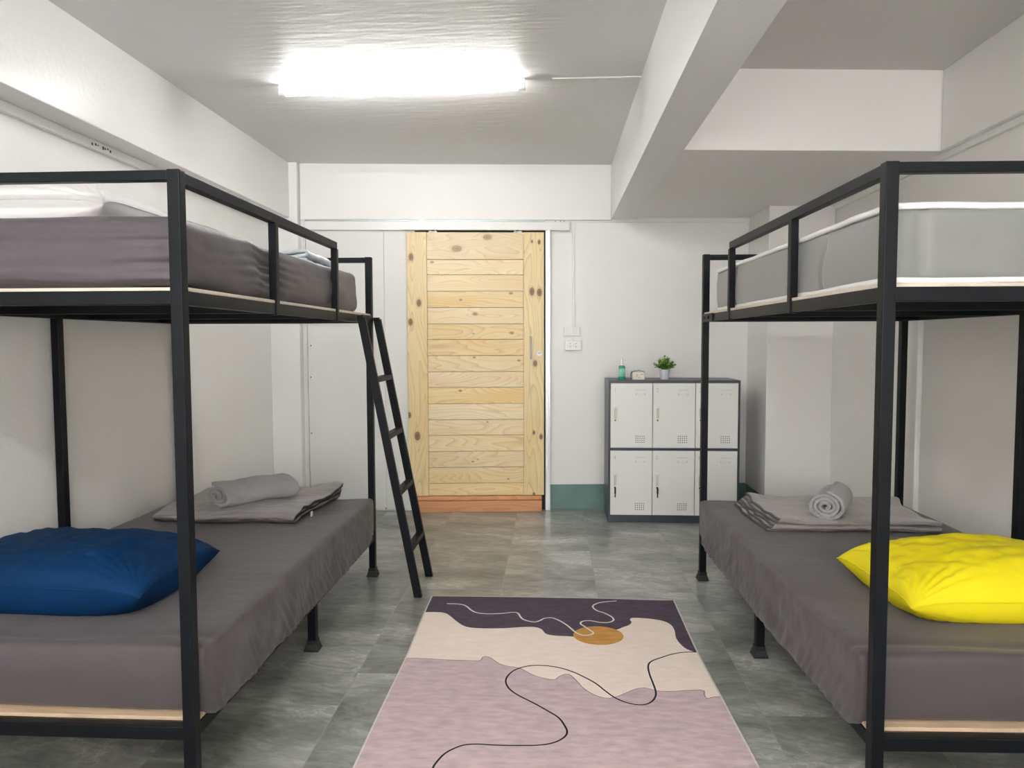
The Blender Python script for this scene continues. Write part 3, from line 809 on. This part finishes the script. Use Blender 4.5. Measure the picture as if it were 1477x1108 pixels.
# quilts
QE = QDARK
QER = mat('quilt_binding', (.085, .078, .08), .6)
def qskewL(x, y, z, i, j):
    # local x runs towards the door, local y towards the wall
    k = z / .05
    x2 = x + .05 * sstep(.25, .68, y) * (1 - .3 * k) + .02 * math.sin(y * 9) + .04 * sstep(.2, 0, y) * sstep(.1, .6, x)
    y2 = y + .03 * math.sin(x * 7 + 1) - .012 * k
    z2 = z * (1 + .35 * fbm(x * 2.4, y * 2.4, 4, 3)) + .022 * math.exp(-((y - .56) / .07) ** 2) * sstep(.25, .5, x) * k
    z2 *= 1 - .35 * sstep(.12, 0, x) * (1 - .5 * sstep(.5, .2, y))
    return x2, y2, max(z2, .001)
ql = ribbon('folded_quilt', fold_path(.56, 3, .018, .003), .68, [QUILT, QUILT, QE], .0165, 2.2, wob=.009, nv=60, skew=qskewL)
place(ql, (-1.165, 3.30, ZTOP + .004), PI / 2 + .02); tag(ql, 'folded taupe quilt with dark edges on the lower left bunk', 'quilt')
MB().box(0, .026, -.004, 0, 0, .022).build('care_tag', PVC, ql).location = (.13, -.012, .004)
def qskewR(x, y, z, i, j):
    k = z / .04
    # the open left end fans out, lower layers sticking out further
    f_ = sstep(.55, .70, y)
    y2 = y + .012 * math.sin(x * 7) + f_ * (.055 * (1 - k) + .03 * (x - .3)) + .05 * sstep(.3, .56, x) * (y < .3) * sstep(.3, 0, y) * -1
    x2 = x + .01 * math.sin(y * 6)
    z2 = z * (1 + .2 * fbm(x * 2, y * 2, 14, 2) + .35 * f_)
    return x2, y2, max(z2, .001)
qr = ribbon('folded_quilt', fold_path(.54, 5, .0072, .002), .70, [QUILTR, QUILTR, QER], .007, 6.1, wob=.006, nv=60, skew=qskewR)
place(qr, (1.69, 3.265, ZTOP + .004), PI / 2); tag(qr, 'flat folded light taupe quilt on the lower right bunk', 'quilt')

def spiral(turns, r0, gap, sxx=1, szz=1, n=26, tail=.0):
    P = []
    N_ = int(turns * n)
    for i in range(N_ + 1):
        t_ = 2 * PI * i / n; r = r0 + gap * i / n
        P.append((sxx * r * math.cos(t_ - PI / 2), szz * r * math.sin(t_ - PI / 2)))
    return P
def towel(name, label, loc, rz, P, width, thick, seed, wob=.003):
    zmin = min(z for x, z in P) - thick / 2
    P = [(x, z - zmin) for x, z in P]
    o = ribbon(name, P, width, [TOWEL, TOWEL, TOWEL], thick, seed, wob=wob, nv=36)
    place(o, loc, rz); return tag(o, label, 'towel')
# left: flattened loose roll
PL = spiral(2.6, .012, .0172, 2.3, .95)
towel('rolled_towel', 'loosely rolled grey towel lying on the left folded quilt', (-1.60, 3.40, ZTOP + .058), -.72, PL, .37, .017, 1.1, wob=.007)
PR = spiral(3.5, .010, .0165, 1.12, .92)
towel('rolled_towel', 'tightly rolled grey towel lying on the right folded quilt', (1.215, 3.315, ZTOP + .043), -.50, PR, .27, .0145, 5.1)
# folded quilt on the upper left bunk
qu = ribbon('folded_blanket', fold_path(.50, 4, .014, .003), .50, [WTOWEL, WTOWEL, WTOWEL], .014, 8.8, wob=.008, nv=40)
place(qu, (-1.585, 3.19, ZUB + .187), .02); tag(qu, 'folded pale blue white blanket at the far end of the upper left bunk', 'blanket')

# ------------------------------------------------------------------ rug
dark_e = [(-0.62, 3.37), (-0.549, 3.377), (-0.499, 3.364), (-0.467, 3.322), (-0.432, 3.264), (-0.387, 3.209), (-0.327, 3.192), (-0.225, 3.194), (-0.137, 3.211), (-0.08, 3.214), (-0.047, 3.192), (-0.026, 3.142), (0.015, 3.125), (0.071, 3.122), (0.12, 3.118), (0.19, 3.14), (0.287, 3.205), (0.315, 3.232), (0.343, 3.257), (0.359, 3.291), (0.356, 3.326), (0.372, 3.347), (0.436, 3.343), (0.498, 3.319), (0.53, 3.276), (0.538, 3.21), (0.531, 3.131), (0.538, 3.065), (0.558, 3.008), (0.6, 2.974), (.64, 2.95)]
cream_e = [(-0.62, 2.87), (-0.526, 2.871), (-0.421, 2.862), (-0.34, 2.861), (-0.288, 2.863), (-0.28, 2.891), (-0.265, 2.9), (-0.244, 2.884), (-0.212, 2.841), (-0.177, 2.817), (-0.131, 2.804), (-0.102, 2.777), (-0.074, 2.747), (-0.03, 2.72), (0.008, 2.71), (0.024, 2.732), (0.047, 2.757), (0.068, 2.754), (0.089, 2.712), (0.113, 2.651), (0.137, 2.614), (0.167, 2.585), (0.196, 2.574), (0.228, 2.584), (0.267, 2.616), (0.306, 2.649), (0.339, 2.659), (0.368, 2.645), (0.398, 2.635), (0.45, 2.638), (0.503, 2.647), (0.55, 2.649), (0.547, 2.612), (0.553, 2.589), (0.58, 2.601), (0.65, 2.609)]
white_l = [(-0.51, 3.489), (-0.454, 3.487), (-0.417, 3.466), (-0.383, 3.41), (-0.353, 3.378), (-0.304, 3.366), (-0.238, 3.373), (-0.185, 3.39), (-0.16, 3.38), (-0.142, 3.323), (-0.121, 3.293), (-0.081, 3.274), (-0.055, 3.293), (-0.036, 3.321), (-0.003, 3.33), (0.029, 3.303), (0.067, 3.244), (0.103, 3.167), (0.133, 3.137), (0.164, 3.142), (0.18, 3.164), (0.167, 3.193), (0.144, 3.234), (0.128, 3.267), (0.14, 3.295), (0.173, 3.303), (0.217, 3.285), (0.256, 3.287), (0.28, 3.315), (0.274, 3.357), (0.244, 3.403), (0.213, 3.431), (0.195, 3.475), (0.204, 3.51), (0.24, 3.543), (0.315, 3.566)]
black_l = [(-.42, 1.84), (-.37, 1.93), (-0.36, 2.037), (-0.356, 2.11), (-0.349, 2.146), (-0.333, 2.189), (-0.31, 2.219), (-0.277, 2.244), (-0.233, 2.251), (-0.178, 2.248), (-0.106, 2.25), (-0.034, 2.257), (0.011, 2.276), (0.039, 2.306), (0.049, 2.338), (0.042, 2.377), (0.022, 2.429), (-0.017, 2.475), (-0.068, 2.528), (-0.121, 2.58), (-0.155, 2.626), (-0.172, 2.676), (-0.171, 2.723), (-0.152, 2.773), (-0.12, 2.807), (-0.076, 2.827), (-0.02, 2.827), (0.031, 2.811), (0.08, 2.779), (0.122, 2.737), (0.162, 2.687), (0.195, 2.626), (0.227, 2.575), (0.269, 2.54), (0.313, 2.53), (0.345, 2.548), (0.367, 2.586), (0.376, 2.63), (0.375, 2.697), (0.372, 2.768), (0.376, 2.843), (0.395, 2.888), (0.44, 2.925), (0.491, 2.96), (0.541, 2.979), (0.602, 2.985)]
edge_l = [(-0.603, 3.597), (-0.602, 3.37), (-0.592, 2.87), (-0.596, 2.427), (-0.596, 2.098), (-.60, 1.80)]
edge_t = [(-0.603, 3.597), (-0.311, 3.603), (0.003, 3.605), (0.258, 3.6), (0.566, 3.592), (0.6, 3.612)]
edge_r = [(0.6, 3.612), (0.597, 2.974), (0.607, 2.609), (0.614, 2.357), (0.619, 2.158), (.622, 1.80)]
def catmull(P, n=5):
    out = []
    for i in range(len(P) - 1):
        p0 = P[max(0, i - 1)]; p1 = P[i]; p2 = P[i + 1]; p3 = P[min(len(P) - 1, i + 2)]
        for k in range(n):
            t_ = k / n
            out.append(tuple(.5 * ((2 * p1[d]) + (-p0[d] + p2[d]) * t_ + (2 * p0[d] - 5 * p1[d] + 4 * p2[d] - p3[d]) * t_ ** 2 + (-p0[d] + 3 * p1[d] - 3 * p2[d] + p3[d]) * t_ ** 3) for d in (0, 1)))
    out.append(P[-1]); return out
DE, CE, WL_, BL = catmull(dark_e, 5), catmull(cream_e, 4), catmull(white_l, 6), catmull(black_l, 7)
EL, ET, ER = catmull(edge_l, 8), catmull(edge_t, 8), catmull(edge_r, 8)
outer = EL[::-1][:-1] + ET[:-1] + ER  # front-left up, across the back, down the right
cxr, cyr = .005, 2.7
inner = [(cxr + (x - cxr) * (1 - .0065 / .6), cyr + (y - cyr) * (1 - .0065 / .9)) for x, y in outer]
def seg_d2(p, a_, b_):
    ax, ay = a_; bx_, by_ = b_; dx, dy = bx_ - ax, by_ - ay; L2 = dx * dx + dy * dy + 1e-12
    t_ = max(0, min(1, ((p[0] - ax) * dx + (p[1] - ay) * dy) / L2)); return (p[0] - ax - t_ * dx) ** 2 + (p[1] - ay - t_ * dy) ** 2
def pl_d(p, PL_): return math.sqrt(min(seg_d2(p, PL_[i], PL_[i + 1]) for i in range(len(PL_) - 1)))
def offs(PL_, r):
    A = []; B = []
    for i, (x, y) in enumerate(PL_):
        x0, y0 = PL_[max(0, i - 1)]; x1, y1 = PL_[min(len(PL_) - 1, i + 1)]
        l = math.hypot(x1 - x0, y1 - y0) + 1e-12; nx_, ny_ = -(y1 - y0) / l * r, (x1 - x0) / l * r
        A.append((x + nx_, y + ny_)); B.append((x - nx_, y - ny_))
    return A + B[::-1]
def inpoly(p, Q):
    c_ = False; n = len(Q)
    for i in range(n):
        x1, y1 = Q[i]; x2, y2 = Q[(i + 1) % n]
        if (y1 > p[1]) != (y2 > p[1]) and p[0] < (x2 - x1) * (p[1] - y1) / (y2 - y1) + x1: c_ = not c_
    return c_
RW, RBk, RT = .0042, .0034, .0012
verts = []; edges = []
def addpoly(Q, closed):
    n0 = len(verts); verts.extend(Vector(q) for q in Q)
    for i in range(len(Q) - 1): edges.append((n0 + i, n0 + i + 1))
    if closed: edges.append((n0 + len(Q) - 1, n0))
addpoly(outer, True); addpoly(inner, True)
addpoly(DE, False)
sun = [(.2 + .108 * math.cos(2 * PI * i / 56), 3.137 + .100 * math.sin(2 * PI * i / 56)) for i in range(56)]
addpoly(sun, True)
PW_, PB_, PC_ = offs(WL_, RW), offs(BL, RBk), offs(CE, RT)
addpoly(PW_, True); addpoly(PB_, True); addpoly(PC_, True)
for i in range(25):
    for j in range(37): verts.append(Vector((-.6 + 1.2 * i / 24 + .003, 1.8 + 1.8 * j / 36 + .001)))
res = geometry.delaunay_2d_cdt(verts, edges, [], 0, 1e-6)
V2, F2 = res[0], res[2]
fv = []; fmi = []
dpoly = DE + [(.7, 3.9), (-.7, 3.9)]
cpoly = CE + [(.7, 3.9), (-.7, 3.9)]
for fc in F2:
    cx_ = sum(V2[i].x for i in fc) / 3; cy_ = sum(V2[i].y for i in fc) / 3; p_ = (cx_, cy_)
    if not inpoly(p_, outer): continue
    if not inpoly(p_, inner): k = 5
    elif cy_ > 3.1 - .02 and pl_d(p_, WL_) < RW * .98: k = 3
    elif pl_d(p_, BL) < RBk * .98: k = 4
    elif inpoly(p_, sun): k = 2
    elif abs(cy_ - 2.75) < .2 and pl_d(p_, CE) < RT * .98: k = 4
    elif inpoly(p_, dpoly): k = 0
    elif inpoly(p_, cpoly): k = 1
    else: k = 6
    fv.append(tuple(fc)); fmi.append(k)
TZ = .007
def rz_(x, y): return TZ + .0012 * fbm(x * 3, y * 3, 2, 2)
vv = [(q.x, q.y, rz_(q.x, q.y)) for q in V2]
nb = len(vv)
cnt = {}
for fc in fv:
    for i in range(3):
        e_ = (fc[i], fc[(i + 1) % 3]); cnt[e_] = 1
ff = list(fv); fm = list(fmi)
low = {}
def lowv(i):
    if i not in low: low[i] = len(vv); vv.append((V2[i].x, V2[i].y, .0005))
    return low[i]
for (p_, q_) in list(cnt):
    if (q_, p_) not in cnt: ff.append((q_, p_, lowv(p_), lowv(q_))); fm.append(5)
me = bpy.data.meshes.new('rug'); me.from_pydata(vv, [], ff)
for p_, k in zip(me.polygons, fm): p_.material_index = k
def rugm(n, c_, v_, sc=15): return mat(n, c_, .95, var=v_, vscale=sc, vstretch=(1, 2.6, 1), bump=.5, bscale=260, bdist=.003, spec=.15, detail=10)
rm = [rugm('rug_dark_plum', (.085, .068, .092), .18), rugm('rug_cream', (.80, .69, .62), .05), rugm('rug_sun_ochre', (.52, .27, .075), .15, 16),
      rugm('rug_white_line', (.72, .68, .64), .03), rugm('rug_black_line', (.012, .01, .016), .05), rugm('rug_binding', (.60, .56, .54), .05), rugm('rug_mauve', (.52, .41, .425), .15)]
for x in rm: pass
rug = new_obj('rug', me, rm); tag(rug, 'abstract printed rug with mauve, cream and plum fields and an orange sun', 'rug')

# ------------------------------------------------------------------ locker
LX0, LX1, LY0, LY1, LZ = .394, 1.303, 5.169, 5.566, 1.0043
t = thing('locker', 'white six door steel locker with a dark grey frame by the wall', 'locker', (LX0, LY0, 0))
LW, LD = LX1 - LX0, LY1 - LY0
mb = MB(); fr_ = .013
mb.box(0, fr_, 0, LD, 0, LZ); mb.box(LW - fr_, LW, 0, LD, 0, LZ)
mb.box(fr_, LW - fr_, 0, LD, LZ - .018, LZ); mb.box(fr_, LW - fr_, .002, LD, 0, .052)
mb.box(fr_, LW - fr_, .001, LD, .512, .528); mb.box(fr_, LW - fr_, LD - .01, LD, .05, LZ - .02)
for k in (1, 2): mb.box(k * LW / 3 - .004, k * LW / 3 + .004, .012, LD - .02, .05, LZ - .02)
mb.build('body', LOCKD, t, bevel=.0015)
def add_text(s, size, x, z, parent, m):
    cu = bpy.data.curves.new('number', 'FONT'); cu.body = s; cu.size = size; cu.extrude = .0006; cu.align_x = 'CENTER'
    o = bpy.data.objects.new('number_src', cu); COL.objects.link(o)
    dg = bpy.context.evaluated_depsgraph_get(); me_ = bpy.data.meshes.new_from_object(o.evaluated_get(dg))
    COL.objects.unlink(o); bpy.data.objects.remove(o)
    me_.materials.clear()
    q_ = new_obj('number', me_, m, parent); q_.location = (x, -.0012, z); q_.rotation_euler = (PI / 2, 0, 0); return q_
cw = (LW - 2 * fr_) / 3
for row, (z0, z1) in enumerate(((.530, LZ - .020), (.054, .510))):
    for k in range(3):
        x0 = fr_ + k * cw + .002; x1 = fr_ + (k + 1) * cw - .002; h = z1 - z0
        d = MB().box(x0, x1, 0, .016, z0, z1).build('door', LOCKW, t, bevel=.002)
        # handle cup
        hx, hz = x0 + .016, z0 + h * .40
        mb = MB(); hw, hh = .036, .108
        mb.box(hx, hx + hw, -.004, .002, hz, hz + .026); mb.box(hx, hx + hw, -.004, .002, hz + hh - .010, hz + hh)
        mb.box(hx, hx + .008, -.004, .002, hz + .026, hz + hh - .010); mb.box(hx + hw - .010, hx + hw, -.004, .002, hz + .026, hz + hh - .010)
        hd = lab(mb.build('handle', LOCKH, d, bevel=.0015), 'ivory recessed handle')
        MB().box(hx + .006, hx + hw - .008, -.0008, .0005, hz + .024, hz + hh - .008).build('recess', EMB, d)
        mb = MB().cyl((hx + hw / 2 - .002, -.004, hz + .013), (hx + hw / 2 - .002, -.0075, hz + .013), .0065, n=16)
        mb.build('lock', STEEL if row == 0 else DARK, d)
        if row == 1:
            kx, kz = hx + hw / 2 - .002, hz + .010
            mb = MB().box(kx - .0012, kx + .0012, -.028, -.007, kz - .002, kz + .004); mb.box(kx - .006, kx + .006, -.030, -.027, kz - .032, kz + .004)
            mb.box(kx - .004, kx + .004, -.029, -.026, kz - .062, kz - .034); mb.cyl((kx - .007, -.0285, kz - .033), (kx + .007, -.0285, kz - .033), .0016, n=8)
            lab(mb.build('key', DARK, d), 'dark key hanging in the lock')
        # vents
        mb = MB()
        for i in range(5):
            for j in range(4):
                cx_, cz_ = x0 + cw * .60 + i * .0142, z0 + .040 + j * .0142
                mb.cyl((cx_, -.0006, cz_), (cx_, .0004, cz_), .0036, n=8)
        mb.build('vent', HOLE, d)
        mb = MB(); lx_ = x0 + cw * .575
        mb.box(lx_ + .004, lx_ + .076, -.0012, .0005, z1 - .050, z1 - .0465)
        mb.box(lx_ + .004, lx_ + .010, -.0015, .0005, z1 - .085, z1 - .070); mb.box(lx_ + .066, lx_ + .072, -.0015, .0005, z1 - .085, z1 - .070)
        mb.box(lx_ + .010, lx_ + .066, -.001, .0005, z1 - .0815, z1 - .080)
        mb.build('label_slot', EMB, d)
        add_text(str(row * 3 + k + 1), .042, x0 + .030, z1 - .062, d, EMB)

# things on the locker
t = thing('spray_bottle', 'slim green spray bottle with a white pump standing on the locker', 'bottle', (.494, 5.262, LZ))
MB().lathe([(.0225, 0), (.024, .003), (.024, .088), (.021, .096), (.012, .101), (.011, .104)], n=28).build('bottle_body', mat('mint_green_plastic', (.05, .36, .25), .25, var=.25, vscale=40), t, smooth=True)
mb = MB(); mb.lathe([(.0243, .022), (.0243, .080)], n=28, mi=0)
q = mb.build('label', mat('bottle_label', (.10, .42, .30), .4, var=.6, vscale=38, vstretch=(1, 1, .6), col2=(.45, .75, .62)), t, smooth=True)
mb = MB().lathe([(.013, .101), (.013, .112), (.0095, .116), (.0085, .146), (.006, .150)], n=20); mb.box(-.018, 0, -.004, .004, .132, .141)
mb.build('pump', mat('clear_white_cap', (.86, .88, .87), .15), t)
# small box
t = thing('small_box', 'small cream box with a grey rounded cover on the locker', 'box', (.608, 5.268, LZ))
MB().box(-.040, .046, -.018, .016, 0, .055).build('front_case', mat('cream_card', (.80, .76, .66), .5), t, bevel=.004)
v = []; f = []
pr = [(-.050, 0), (-.050, .045), (-.044, .057), (-.020, .064), (.010, .066), (.034, .062), (.046, .057)]
for y in (-.013, .026):
    for x, z in pr: v.append((x, y, z))
    for x, z in reversed(pr): v.append((x * .93 + .001, y, max(0, z - .004)))
n = len(pr) * 2
f = [tuple(range(n)), tuple(reversed(range(n, 2 * n)))] + [(i, n + i, n + (i + 1) % n, (i + 1) % n) for i in range(n)]
me = bpy.data.meshes.new('cover'); me.from_pydata(v, [], f); lab(new_obj('cover', me, mat('dark_grey_cover', (.10, .10, .10), .4), t), 'dark grey curved cover')
mb = MB().box(.018, .034, -.0188, -.018, .036, .041); mb.box(-.010, -.006, -.0186, -.018, .020, .040); mb.box(.0, .012, -.0186, -.018, .014, .017)
mb.build('printed_label', mat('print_grey', (.30, .29, .27), .5), t)
# plant
t = thing('potted_plant', 'small bushy green plant in a white pot on the locker', 'plant', (.797, 5.285, LZ))
nf = 16; prof = [(.026, 0), (.029, .006), (.036, .062), (.038, .066), (.038, .072), (.034, .072), (.032, .060)]
v = []; f = []; nn = 48
for r, z in prof:
    for i in range(nn):
        a_ = 2 * PI * i / nn; rr = r * (1 + .03 * math.cos(a_ * 12)); sq = (abs(math.cos(a_)) ** 4 + abs(math.sin(a_)) ** 4) ** (-.25) ** 1
        rr *= .6 + .4 * min(sq, 1.19); v.append((rr * math.cos(a_), rr * math.sin(a_), z))
for k in range(len(prof) - 1):
    for i in range(nn): j = (i + 1) % nn; f.append((k * nn + i, k * nn + j, (k + 1) * nn + j, (k + 1) * nn + i))
f.append(tuple(reversed(range(nn)))); f.append(tuple((len(prof) - 1) * nn + i for i in range(nn)))
me = bpy.data.meshes.new('pot'); me.from_pydata(v, [], f); new_obj('pot', me, POT, t, smooth=True)
rnd = random.Random(4)
v = []; f = []; mi = []; st = MB()
def leaf(p, d, L_, W_, m_):
    d = d.normalized(); s = d.cross(Vector((0, 0, 1))); s = s.normalized() if s.length > .05 else Vector((1, 0, 0)); u = s.cross(d)
    tw = rnd.uniform(-.7, .7); s2 = s * math.cos(tw) + u * math.sin(tw); n0 = len(v)
    prof_ = [(0, .12), (.3, .85), (.6, 1), (.85, .62), (1, .05)]
    for a_, w_ in prof_:
        c_ = p + d * (L_ * a_) - Vector((0, 0, 1)) * (L_ * .25 * a_ * a_)
        v.extend([tuple(c_ + s2 * W_ * w_ + u * W_ * .25 * w_), tuple(c_), tuple(c_ - s2 * W_ * w_ + u * W_ * .25 * w_)])
    for i in range(4):
        for k in (0, 1): f.append((n0 + i * 3 + k, n0 + i * 3 + k + 1, n0 + (i + 1) * 3 + k + 1, n0 + (i + 1) * 3 + k)); mi.append(m_)
for k in range(46):
    a_ = rnd.uniform(0, 2 * PI); el = rnd.uniform(.25, 1.45)
    d = Vector((math.cos(a_) * math.cos(el), math.sin(a_) * math.cos(el), math.sin(el)))
    L_ = rnd.uniform(.05, .088)
    base = Vector((rnd.uniform(-.015, .015), rnd.uniform(-.015, .015), .068)); tip = base + Vector((d.x * L_ * .85, d.y * L_ * .85, max(.012, d.z * L_ * 1.15)))
    st.cyl(base, tip, .0012, .0008, n=5)
    for q in range(7):
        p_ = base.lerp(tip, rnd.uniform(.35, 1)); dd = Vector((rnd.uniform(-1, 1), rnd.uniform(-1, 1), rnd.uniform(-.1, .9))) + d * .8
        leaf(p_, dd, rnd.uniform(.016, .024), rnd.uniform(.006, .009), 1 if (rnd.random() < .45 and p_.z > .095) else 0)
for (dx, dz) in ((-.066, .052), (-.058, .028), (.064, .045)):
    base = Vector((0, -.01, .07)); tip = Vector((dx, -.015, .062 + dz)); st.cyl(base, tip, .0012, .0008, n=5)
    for q in range(5): leaf(base.lerp(tip, .6 + .1 * q), Vector((dx * 12, rnd.uniform(-.5, .5), rnd.uniform(-.3, .8))), .018, .007, q % 2)
me = bpy.data.meshes.new('foliage'); me.from_pydata(v, [], f)
for p_, k in zip(me.polygons, mi): p_.material_index = k
new_obj('foliage', me, [LEAF, LEAFL], t, smooth=True)
st.build('stem', LEAF, t)

# ------------------------------------------------------------------ world and view
w = bpy.data.worlds.new('world'); S.world = w; w.use_nodes = True
w.node_tree.nodes['Background'].inputs[0].default_value = (1, .965, .93, 1); w.node_tree.nodes['Background'].inputs[1].default_value = 3.2
S.view_settings.view_transform = 'Standard'; S.view_settings.look = 'None'
S.view_settings.gamma = 1; S.view_settings.exposure = 2.3
S.view_settings.use_curve_mapping = False
